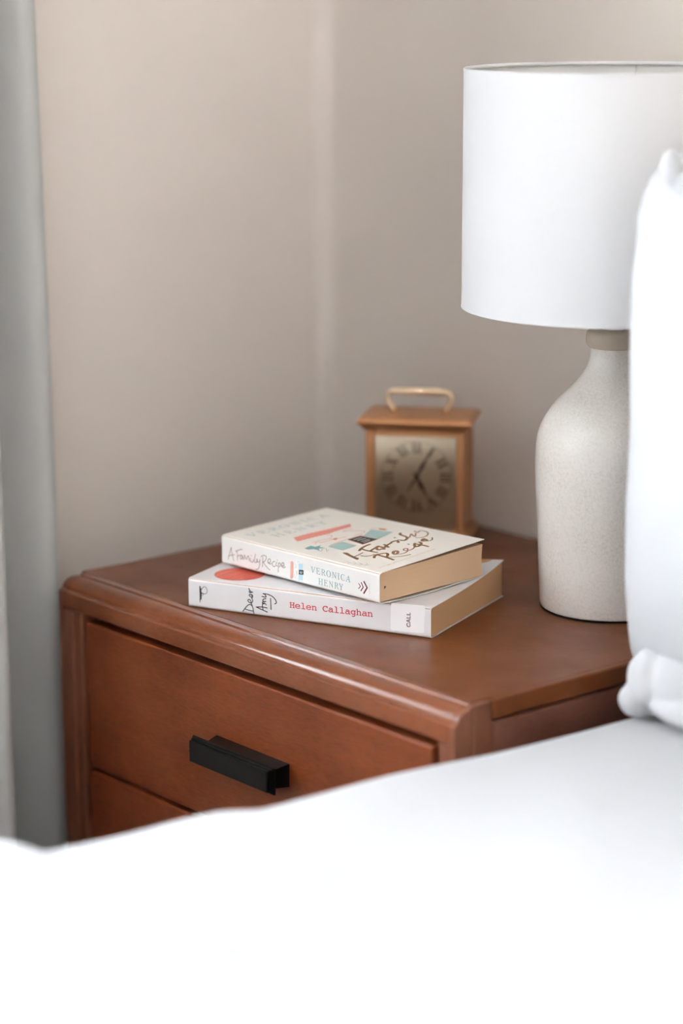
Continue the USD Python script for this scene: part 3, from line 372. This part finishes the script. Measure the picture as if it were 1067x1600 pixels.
# ------------------------------------------------------------------ paperbacks (local x along the spine from the head, y from spine to fore-edge, z up)
class Book:
    def __init__(s, L, W, T, lift0, lift1, pinch): s.L, s.W, s.T, s.l0, s.l1, s.p = L, W, T, lift0, lift1, pinch
    def top(s, u, v): return s.T + (s.l0 + (s.l1 - s.l0) * (u / s.L) ** s.p) * (np.maximum(v, 0) / s.W) ** s.p
    def on_cover(s, p, h): return np.stack([p[:, 0], p[:, 1], s.top(p[:, 0], p[:, 1]) + h], 1)
    def on_spine(s, p, h): return np.stack([p[:, 0], -h, p[:, 1]], 1)
    def wrap(s, parent, m_front, m_spine, m_back, r=0.0028, th=0.00045, front_lift=0.0, back_sag=None):
        """front cover, spine and back cover: one folded sheet, as three parts"""
        us = np.linspace(0, s.L, 25); a = np.linspace(0, np.pi / 2, 7)
        low = [(r - r * math.sin(t), r - r * math.cos(t)) for t in a]                      # from the underside round to the spine
        def sheet(path_of_u):
            P = np.array([path_of_u(u) for u in us]); d = np.gradient(P, axis=1)
            nrm = np.stack([np.zeros(d.shape[:2]), -d[..., 2], d[..., 1]], -1); nrm /= np.linalg.norm(nrm, axis=-1, keepdims=True)
            Q = P + nrm * th
            loop = np.concatenate([P, Q[:, ::-1]], 1); m = grid(loop, close_v=True); n = loop.shape[1]; k = P.shape[1]; f = list(m.faces); e = (len(us) - 1) * n
            for i in range(k - 1):
                f += [[i, i + 1, n - 2 - i], [i, n - 2 - i, n - 1 - i], [e + i, e + n - 2 - i, e + i + 1], [e + i, e + n - 1 - i, e + n - 2 - i]]
            m = trimesh.Trimesh(m.vertices, np.array(f), process=False); m.fix_normals(); return m
        vs = np.linspace(r, s.W, 14)
        # the underside path runs from fore-edge to the fold, so that the sheet's inside lies upwards
        sag = back_sag or (lambda u, v: 0.0)
        obj('back_cover', sheet(lambda u: [(u, v, sag(u, v)) for v in vs[::-1]][:] + [(u, y, z) for y, z in low[1:4]]) if False else sheet(lambda u: [(u, v, sag(u, v)) for v in vs]), m_back, parent, smooth=40)
        obj('spine', sheet(lambda u: ([(u, r - r * math.sin(t), s.T - r + r * math.cos(t)) for t in a] + [(u, 0, z) for z in np.linspace(s.T - r, r, 6)[1:-1]] + [(u, r - r * math.cos(t), r - r * math.sin(t)) for t in a])[::-1]) if False else
            sheet(lambda u: ([(u, r - r * math.sin(t), r - r * math.cos(t)) for t in a] + [(u, 0, z) for z in np.linspace(r, s.T - r, 6)[1:-1]] + [(u, r - r * math.cos(t), s.T - r + r * math.sin(t)) for t in a])[::-1]), m_spine, parent, smooth=40)
        obj('front_cover', sheet(lambda u: [(u, v, s.top(u, v) - th) for v in vs] ), m_front, parent, smooth=40)
    def block(s, parent, mat, ht0, ht1, inset=0.0010):
        """the pages: a wedge with a slightly hollow fore-edge"""
        us = (inset, s.L - inset); rows = []
        for u in us:
            k = u / s.L; zt = s.T - 0.0006; zw = min(ht0 + (ht1 - ht0) * k, s.top(u, s.W) - 0.0006)
            zz = np.linspace(0, 1, 9)
            fore = [(s.W - 0.0012 - 0.0010 * math.sin(math.pi * t), 0.0010 + t * (zw - 0.0010)) for t in zz]
            rows.append([(u, 0.0006, 0.0010)] + [(u, v, z) for v, z in fore] + [(u, s.W * q, min(zt + (zw - zt) * q, s.top(u, s.W * q) - 0.0006)) for q in (.9, .8, .7, .6, .5, .4, .2)] + [(u, 0.0006, zt)])
        P = np.array(rows); m = grid(P, close_v=True); n = P.shape[1]; f = list(m.faces)
        for i in range(1, n - 1): f += [[0, i, i + 1], [n, n + i + 1, n + i]]
        m = trimesh.Trimesh(m.vertices, np.array(f), process=False); m.fix_normals()
        return obj('page_block', m, mat, parent, label=None)
mm = lambda k: [[(x / 1000, y / 1000) for x, y in s] for s in PR[k]]
poly = lambda k: unary_union([Polygon(p).buffer(0) for p in mm(k)])

LB = Book(0.234, 0.153, 0.0262, 0.0008, 0.0072, 3)
lower = thing('paperback_book', 'white paperback with red author name and round red disc on its cover, lying underneath', 'book', (-0.3726, 0.0003, TZ + 0.0002), math.radians(22.96))
LB.block(lower, M['pages_b'], 0.0330, 0.0340)
LB.wrap(lower, M['white_cover'], M['white_cover'], M['white_cover'])
S = LB.on_spine
obj('spine_title', print_mesh(strokes(mm('dear'), 0.00085), S), M['ink_black'], lower, label='black handwritten title')
(h0, h1), (hc,) = mm('helen')
g, L = glyphs('m', 'Helen Callaghan', 0.0049, fit=None); g = affinity.scale(g, (h1[0] - h0[0]) / L, 1, origin=(0, 0)).buffer(0.00006)
g = affinity.translate(affinity.rotate(g, math.degrees(math.atan2(h1[1] - h0[1], h1[0] - h0[0])), origin=(0, 0)), *h0)
obj('author_name', print_mesh(g, S), M['ink_red'], lower, label='red typewriter lettering')
g = poly('bird'); obj('publisher_emblem', print_mesh(unary_union([g, strokes(mm('bird_book'), 0.0005)]), S), M['ink_black'], lower, label='small black bird holding a book')
st = mm('sticker')[0]; stp = Polygon(st).buffer(-0.0022).buffer(0.0022, 6)
stk = obj('library_sticker', print_mesh(stp, S, 0.00012), M['ink_sticker'], lower, label='white rounded sticker')
t = meshkit.text_mesh('CALL', 0.00345, 0.00008, bold=True); b = t.bounds; v = t.vertices; sc = 0.0127 / (b[1][0] - b[0][0])
w = np.stack([0.2152 - v[:, 1], -0.0002 - v[:, 2], 0.0078 + (v[:, 0] - b[0][0]) * sc], 1); t = trimesh.Trimesh(w, t.faces, process=False); t.fix_normals()
obj('sticker_lettering', t, M['ink_plum'], stk)
cc, cr = (0.0345, 0.0300), 0.0222
disc = Point(*cc).buffer(cr, 40); obj('red_disc', print_mesh(disc, LB.on_cover), M['ink_disc'], lower, label='red scribbled disc')
rng = np.random.default_rng(4); ls = []
for k in range(30):
    x = cc[0] - cr + 2 * cr * (k + .5) / 30 + rng.normal(0, .0004); ls.append(LineString([(x - 0.004, cc[1] - cr), (x + 0.005 + rng.normal(0, .001), cc[1] + cr)]).buffer(0.00010 + 0.00022 * rng.random()))
obj('disc_scribble', print_mesh(unary_union(ls).intersection(disc.buffer(-0.0006)), lambda p, h: LB.on_cover(p, h + 0.00006)), M['ink_disc_line'], lower)

UB = Book(0.198, 0.129, 0.0262, 0.0035, 0.0072, 1)
upper = thing('paperback_book', 'cream paperback with brown handwritten title and illustrated cover, lying on top of the stack', 'book', (-0.3866, 0.0480, TZ + 0.0289), math.radians(4.26))
UB.block(upper, M['pages_a'], 0.0268, 0.0290)
UB.wrap(upper, M['cream_cover'], M['white_spine'], M['cream_cover'], back_sag=lambda u, v: -0.0020 * math.sin(math.pi * min(v / 0.095, 1.0)) * (u / 0.198) ** 7)
S = UB.on_spine; C = UB.on_cover
obj('spine_title', print_mesh(strokes(mm('spine_title_a'), 0.00055), S), M['ink_spine_brown'], upper, label='thin brown handwritten title')
for word, row in (('VERONICA', 0), ('HENRY', 1)):
    (x0, y0), (x1, y1) = mm('author_spine')[row]
    g, L = glyphs('s', word, 0.0055, fit=x1 - x0); obj('author_name', print_mesh(affinity.translate(g, x0, (y0 + y1) / 2), S), M['ink_teal'], upper, label='teal serif lettering')
ic = obj('spine_illustration', print_mesh(poly('icon_counter'), S), M['ink_sky_blue'], upper, label='tiny café counter picture')
obj('icon_awning', print_mesh(poly('icon_awning'), S), M['ink_rose'], ic)
obj('icon_sign', print_mesh(poly('icon_sign'), lambda p, h: S(p, h + 0.00008)), M['ink_black'], ic)
obj('icon_lettering', print_mesh(strokes(mm('icon_text'), 0.00035), lambda p, h: S(p, h + 0.00016)), M['ink_pale_grey'], ic)
obj('icon_drawing', print_mesh(strokes(mm('icon_lines'), 0.00025), S), M['ink_grey'], ic)
ch = mm('chevron'); obj('publisher_emblem', print_mesh(unary_union([LineString(c).buffer(w, join_style=2) for c, w in zip(ch, (0.00035, 0.0005, 0.0007))]), S), M['ink_maroon'], upper, label='three dark red chevrons')
obj('spine_mark', print_mesh(strokes(mm('mark'), 0.00025), S), M['ink_pale_grey'], upper)
cmap = lambda base: (lambda p, h: C(np.stack([base - p[:, 1], p[:, 0]], 1), h))
for word, row, cap in (('VERONICA', 0, 0.0100), ('HENRY', 1, 0.0105)):
    (u0, v0), (u1, v1) = mm('cover_author')[row]
    g, L = glyphs('s', word, cap, fit=v1 - v0); obj('cover_author_name', print_mesh(affinity.translate(g.buffer(0.0001), v0, 0), cmap((u0 + u1) / 2)), M['ink_grey_teal'], upper, label='large teal serif lettering')
obj('cover_title', print_mesh(unary_union([strokes(mm('cover_title_fat'), 0.0025), strokes(mm('cover_title_thin'), 0.0013)]), C), M['ink_brown'], upper, label='brown brush-script title')
(u0, v0), (u1, v1) = mm('tagline')[0]
rng = np.random.default_rng(9); tg = []; v = v0
while v < v1:
    wl = 0.002 + 0.006 * rng.random(); n = max(3, int(wl / 0.0006)); vv = np.linspace(v, min(v + wl, v1), n); uu = u0 + (u1 - u0) * (vv - v0) / (v1 - v0) + 0.0007 * rng.normal(0, 1, n).clip(-1, 1)
    tg.append(LineString(np.stack([uu, vv], 1)).buffer(0.00022)); v += wl + 0.0016
obj('cover_tagline', print_mesh(unary_union(tg), C), M['ink_pink'], upper)
for q in (slice(0, 5), slice(5, 7)): obj('sprig', print_mesh(strokes(mm('sprig')[q], 0.0005), C), M['ink_pale_grey'], upper)
aw = poly('awning'); cts = [Polygon(p) for p in mm('counter')]; ill = obj('cover_illustration', print_mesh(cts[0], C), M['ink_pale_teal'], upper, label='painted café counter with striped awning')
up = lambda d: (lambda p, h: C(p, h + d))
obj('counter', print_mesh(cts[1], C), M['ink_pale_teal'], ill)
obj('awning', print_mesh(aw, C), M['ink_salmon'], ill)
x0, y0, x1, y1 = aw.bounds; stp = unary_union([LineString([(x0 - .002, y), (x1 + .002, y + .003)]).buffer(0.0007) for y in np.arange(y0 - .004, y1 + .004, 0.0046)])
obj('awning_stripes', print_mesh(stp.intersection(aw.buffer(.0008)), up(0.0001)), M['ink_pink'], ill)
obj('sign_board', print_mesh(unary_union([poly('sign')]).buffer(0.0008), up(0.00008)), M['ink_rose'], ill)
obj('sign', print_mesh(poly('sign'), up(0.00016)), M['ink_black'], ill)
obj('sign_lettering', print_mesh(strokes(mm('signtext'), 0.0012), up(0.00024)), M['ink_pale_grey'], ill)
obj('line_drawing', print_mesh(strokes(mm('scribble'), 0.0007), up(0.0001)), M['ink_rose'], ill)
for p in mm('cups'): obj('cup', print_mesh(Polygon(p).buffer(0), up(0.00012)), M['ink_orange'], ill)
obj('leaves', print_mesh(poly('leaves'), up(0.0001)), M['ink_leaf'], ill)
obj('leaf_outlines', print_mesh(strokes(mm('leaf_lines'), 0.0004), up(0.0001)), M['ink_leaf'], ill)
hx, hz = mm('hole')[0][0]
obj('page_mark', prism(Polygon([(hx - .0009, hz - .0014), (hx + .0010, hz - .0004), (hx + .0013, hz + .0008), (hx - .0004, hz + .0010)]), 'x', 0.198 - 0.0012, 0.198 - 0.0008), M['ink_black'], upper, label='small black mark on the page edges')

# ------------------------------------------------------------------ bed, duvet, pillows
bed = thing('bed', 'bed hidden under a white duvet beside the cabinet', 'bed', (0, 0, 0))
zb = TZ - 0.02
obj('mattress', rbox((0.125, -1.75, 0.30), (1.62, 0.27, zb - 0.055), 0.04), M['dark_linen'], bed, smooth=40)
obj('bed_base', cbox((0.14, -1.74, 0.10), (1.60, 0.27, 0.30), 0.01), M['dark_linen'], bed)
obj('headboard', rbox((0.12, 0.30, 0.05), (1.66, 0.412, TZ + 0.33), 0.03), M['linen'], bed, smooth=40)
for lx in (0.20, 1.54):
    for ly in (-1.66, 0.20): obj('leg', cbox((lx - 0.03, ly - 0.03, 0), (lx + 0.03, ly + 0.03, 0.10), 0.004), M['dark_gap'], bed)
# the duvet's near crest: y, x of the edge, height of the top there
crest = np.array([(-1.80, 0.05, 0.0), (-0.80, 0.030, 0.004), (-0.60, 0.016, 0.006), (-0.48, 0.010, 0.006), (-0.434, 0.006, 0.000), (-0.392, 0.002, -0.0195), (-0.33, 0.006, -0.0215), (-0.262, 0.013, -0.020), (-0.232, 0.030, -0.020), (-0.124, 0.034, -0.020), (-0.013, 0.050, -0.020), (0.087, 0.056, -0.020), (0.29, 0.060, -0.022)])
def duvet_mesh():
    from scipy.interpolate import PchipInterpolator
    ys = np.unique(np.r_[np.linspace(-1.80, -0.7, 40), np.linspace(-0.7, 0.28, 150)]); xs_ = PchipInterpolator(crest[:, 0], crest[:, 1]); zs_ = PchipInterpolator(crest[:, 0], crest[:, 2])
    r = 0.065; rows = []
    inner = np.r_[0, np.geomspace(0.012, 1.55, 110)]
    for y in ys:
        xe = float(xs_(y)) + 0.022; zt = float(zs_(y)) + 0.0035; row = []
        for k, zdn in enumerate(np.linspace(0.14, r, 9)[:-1]):                         # the part that hangs down the side
            row.append((xe - r + 0.012 * math.sin(y * 21 + 1.0) * (zdn / 0.14), y, zt - zdn))
        for t in np.linspace(0, np.pi / 2, 15): row.append((xe - r * math.cos(t), y, zt - r + r * math.sin(t)))
        for d in inner[1:]: row.append((xe + d, y, zt + (-0.019 - float(zs_(y)) * 1.0) * 0 + 0.006 * (1 - math.exp(-d / 0.25)) - (zt + 0.02) * (1 - math.exp(-d / 0.35))))
        rows.append(row)
    P = np.array(rows); q = P.copy()
    q[..., 2] *= 0.5
    bump = meshkit.fbm(P * np.array([5.0, 3.4, 3.0]) + 7.3, 3, 5) - 0.5
    ridge = np.abs(meshkit.noise(np.stack([(P[..., 0] * 0.8 + P[..., 1] * 0.6) * 9, (P[..., 0] * -0.6 + P[..., 1] * 0.8) * 3.2, 0 * P[..., 0] + 2.2], -1), 3) - 0.5) * 2
    d = np.clip((P[..., 0] - P[:, 22:23, 0]) / 0.16, 0, 1)
    P[..., 2] += d * (0.018 * bump + 0.004 * (1 - ridge) ** 3)
    m = grid(P); m.fix_normals(); 
    if m.face_normals[np.argmax(np.abs(m.face_normals[:, 2]))][2] < 0: m.invert()
    return m
dv = thing('duvet', 'large white cotton duvet spread over the bed in the foreground', 'duvet', (0, 0, TZ))
obj('duvet_cover', duvet_mesh(), M['duvet'], dv, smooth=True)

def pillow_mesh(w, h, t, seed, n=70, wr=0.006):
    """a stuffed pillow in the x-z plane, thick along y, pinched towards its seam"""
    a = np.linspace(-1, 1, n); X, Z = np.meshgrid(a, a, indexing='ij')
    cx = 1 - 0.055 * (1 - Z ** 2) * 1.0 * 0.6; cz = 1 - 0.055 * (1 - X ** 2)
    k = 1 - np.where(Z > 0, 0.055, -0.01) * (X * Z) ** 8; cx = cx * k; cz = cz * k
    e = np.maximum(0, (1 - np.abs(X) ** 2.6)) ** 0.5 * np.maximum(0, (1 - np.abs(Z) ** 2.6)) ** 0.5
    out = []
    for s in (1, -1):
        P = np.stack([X * w / 2 * cx, s * t / 2 * e ** 0.75, Z * h / 2 * cz], -1)
        nz = meshkit.fbm(np.stack([X * 3, Z * 3, 0 * X + s * 2], -1) + seed, 3, seed) - 0.5
        P[..., 1] += s * nz * wr * 3 * e; out.append(P)
    m1 = grid(out[0][:, ::-1]); m2 = grid(out[1]); m = trimesh.util.concatenate([m1, m2]); m.merge_vertices(digits_vertex=6); m.fix_normals(); return m
def ruffle_mesh(w, h, fr, amp, waves, seed):
    """a gathered frill sewn round a pillow's seam"""
    rng = np.random.default_rng(seed); n = 420; k = 7; t = np.linspace(0, 4, n, endpoint=False); P = []
    for i, q in enumerate(t):
        sd = int(q); f = (q - sd) * 2 - 1
        if sd == 0: x, z, nx, nz = f, -1, 0, -1
        elif sd == 1: x, z, nx, nz = 1, f, 1, 0
        elif sd == 2: x, z, nx, nz = -f, 1, 0, 1
        else: x, z, nx, nz = -1, -f, -1, 0
        c = max(0, abs(f) - 0.86) / 0.14; kk = 1 - (0.055 if z > 0 else -0.01) * (x * z) ** 8; cx = (1 - 0.033 * (1 - z ** 2)) * kk; cz = (1 - 0.055 * (1 - x ** 2)) * kk
        dirv = np.array([x, z]) / math.hypot(x, z); nn = np.array([nx, nz]) * (1 - 0.5 * c) + dirv * 0.5 * c; nn /= np.linalg.norm(nn)
        ph = waves * q * math.pi / 2 + 1.3 * math.sin(3.1 * q + seed); row = []
        for j in range(k):
            g = j / (k - 1); row.append((x * w / 2 * cx + nn[0] * fr * g * (1 + 0.18 * math.sin(1.7 * ph)), amp * g * math.sin(ph), z * h / 2 * cz + nn[1] * fr * g * (1 + 0.18 * math.sin(1.7 * ph))))
        P.append(row)
    P = np.array(P); Q = P.copy(); Q[..., 1] += 0.0012
    lo = np.concatenate([P, Q[:, ::-1]], 1); m = grid(lo, close_u=True, close_v=True); m.fix_normals(); return m
pl = thing('pillow', 'tall white pillow standing upright against the head of the bed', 'pillow', (0.325, 0.150, TZ + 0.211))
obj('pillow_body', pillow_mesh(0.60, 0.400, 0.20, 3), M['pillow'], pl, smooth=True)
obj('frill', ruffle_mesh(0.60, 0.400, 0.007, 0.004, 34, 1), M['pillow'], pl, smooth=True)
def lumps(balls, seed):
    """a gathered bunch of cloth: overlapping balls fused and smoothed, with fine creases"""
    import manifold3d as m3
    m = None
    for x, y, z, r, sx, sy, sz in balls:
        b = m3.Manifold.sphere(r, 40).scale((sx, sy, sz)).translate((x, y, z)); m = b if m is None else m + b
    q = m.refine_to_length(0.004).to_mesh(); t = trimesh.Trimesh(q.vert_properties[:, :3], q.tri_verts); trimesh.smoothing.filter_taubin(t, iterations=14)
    v = t.vertices; n = t.vertex_normals; c = np.abs(meshkit.noise(np.stack([v[:, 0] * 60 + v[:, 2] * 40, v[:, 1] * 60, v[:, 2] * 25], 1) + seed, seed) - 0.5)
    t.vertices = v + n * (0.006 * (c - 0.2))[:, None]; return t
bx_, by_, bz_ = 0.325, 0.150, 0.209
B = [(0.105, 0.122, 0.014, 0.040, 1.1, .8, .85), (0.077, 0.110, 0.013, 0.023, 1, .9, 1.2), (0.067, 0.100, -0.003, 0.0145, 1.0, .9, 1.0), (0.125, 0.108, -0.002, 0.030, 1.6, .8, .5)]
obj('gathered_corner', lumps([(x - bx_, y - by_, z - bz_, r, a, b, c) for x, y, z, r, a, b, c in B], 2), M['pillow'], pl, smooth=True, label='bunched bottom corner of the pillow')
B = [(0.100, 0.112, 0.392, 0.018, 1.5, .8, 0.8), (0.090, 0.100, 0.401, 0.009, .9, .8, 1.5)]
obj('gathered_corner', lumps([(x - bx_, y - by_, z - bz_, r, a, b, c) for x, y, z, r, a, b, c in B], 5), M['pillow'], pl, smooth=True)

# ------------------------------------------------------------------ curtain at the left wall
cur = thing('curtain', 'pale grey linen curtain hanging in folds at the left wall', 'curtain', (0, 0, 0))
def curtain_mesh():
    n, k = 260, 60; s = np.linspace(0, 1, n); P = []
    for z in np.linspace(0.03, 2.30, k):
        f = 1 - z / 2.3; row = []
        for q in s:
            y = 0.032 - 0.26 * q + 0.022 * max(0, f - 0.25) * (1 - q); ph = q * 2 * math.pi * 2.6 + 0.3 * math.sin(2 * z)
            w = min(1.0, max(0.0, (q - 0.12) / 0.42)); w = w * w * (3 - 2 * w); x = -0.632 + 0.075 * w + (0.034 + 0.008 * f) * math.sin(ph - 1.2); row.append((x, y, z))
        P.append(row)
    P = np.array(P); d = np.gradient(P, axis=1); nrm = np.stack([-d[..., 1], d[..., 0], 0 * d[..., 0]], -1); nrm /= np.linalg.norm(nrm, axis=-1, keepdims=True)
    Q = P + nrm * 0.0016; lo = np.concatenate([P, Q[:, ::-1]], 1); m = grid(lo, close_v=True); m.fix_normals(); return m
obj('curtain_cloth', curtain_mesh(), M['curtain'], cur, smooth=True)
hem = [np.array((-0.632 + (0.034 + 0.008 * (1 - z / 2.3)) * math.sin(0.3 * math.sin(2 * z) - 1.2), 0.0325 + 0.022 * max(0, (1 - z / 2.3) - 0.25), z)) for z in np.linspace(0.03, 2.30, 60)]
obj('side_hem', tube(hem, 0.0026, 10), M['curtain_hem'], cur, smooth=60)
rod = thing('curtain_rod', 'white curtain rod along the left wall', 'curtain rod', (0, 0, 0))
obj('rod', tube([(-0.55, 0.10, 2.315), (-0.55, -1.4, 2.315), (-0.55, -2.8, 2.315)], 0.011, 16), M['white_paint'], rod, smooth=60)
for y in (0.05, -2.75): obj('bracket', cbox((-0.691, y - 0.012, 2.303), (-0.546, y + 0.012, 2.327), 0.003), M['white_paint'], rod)
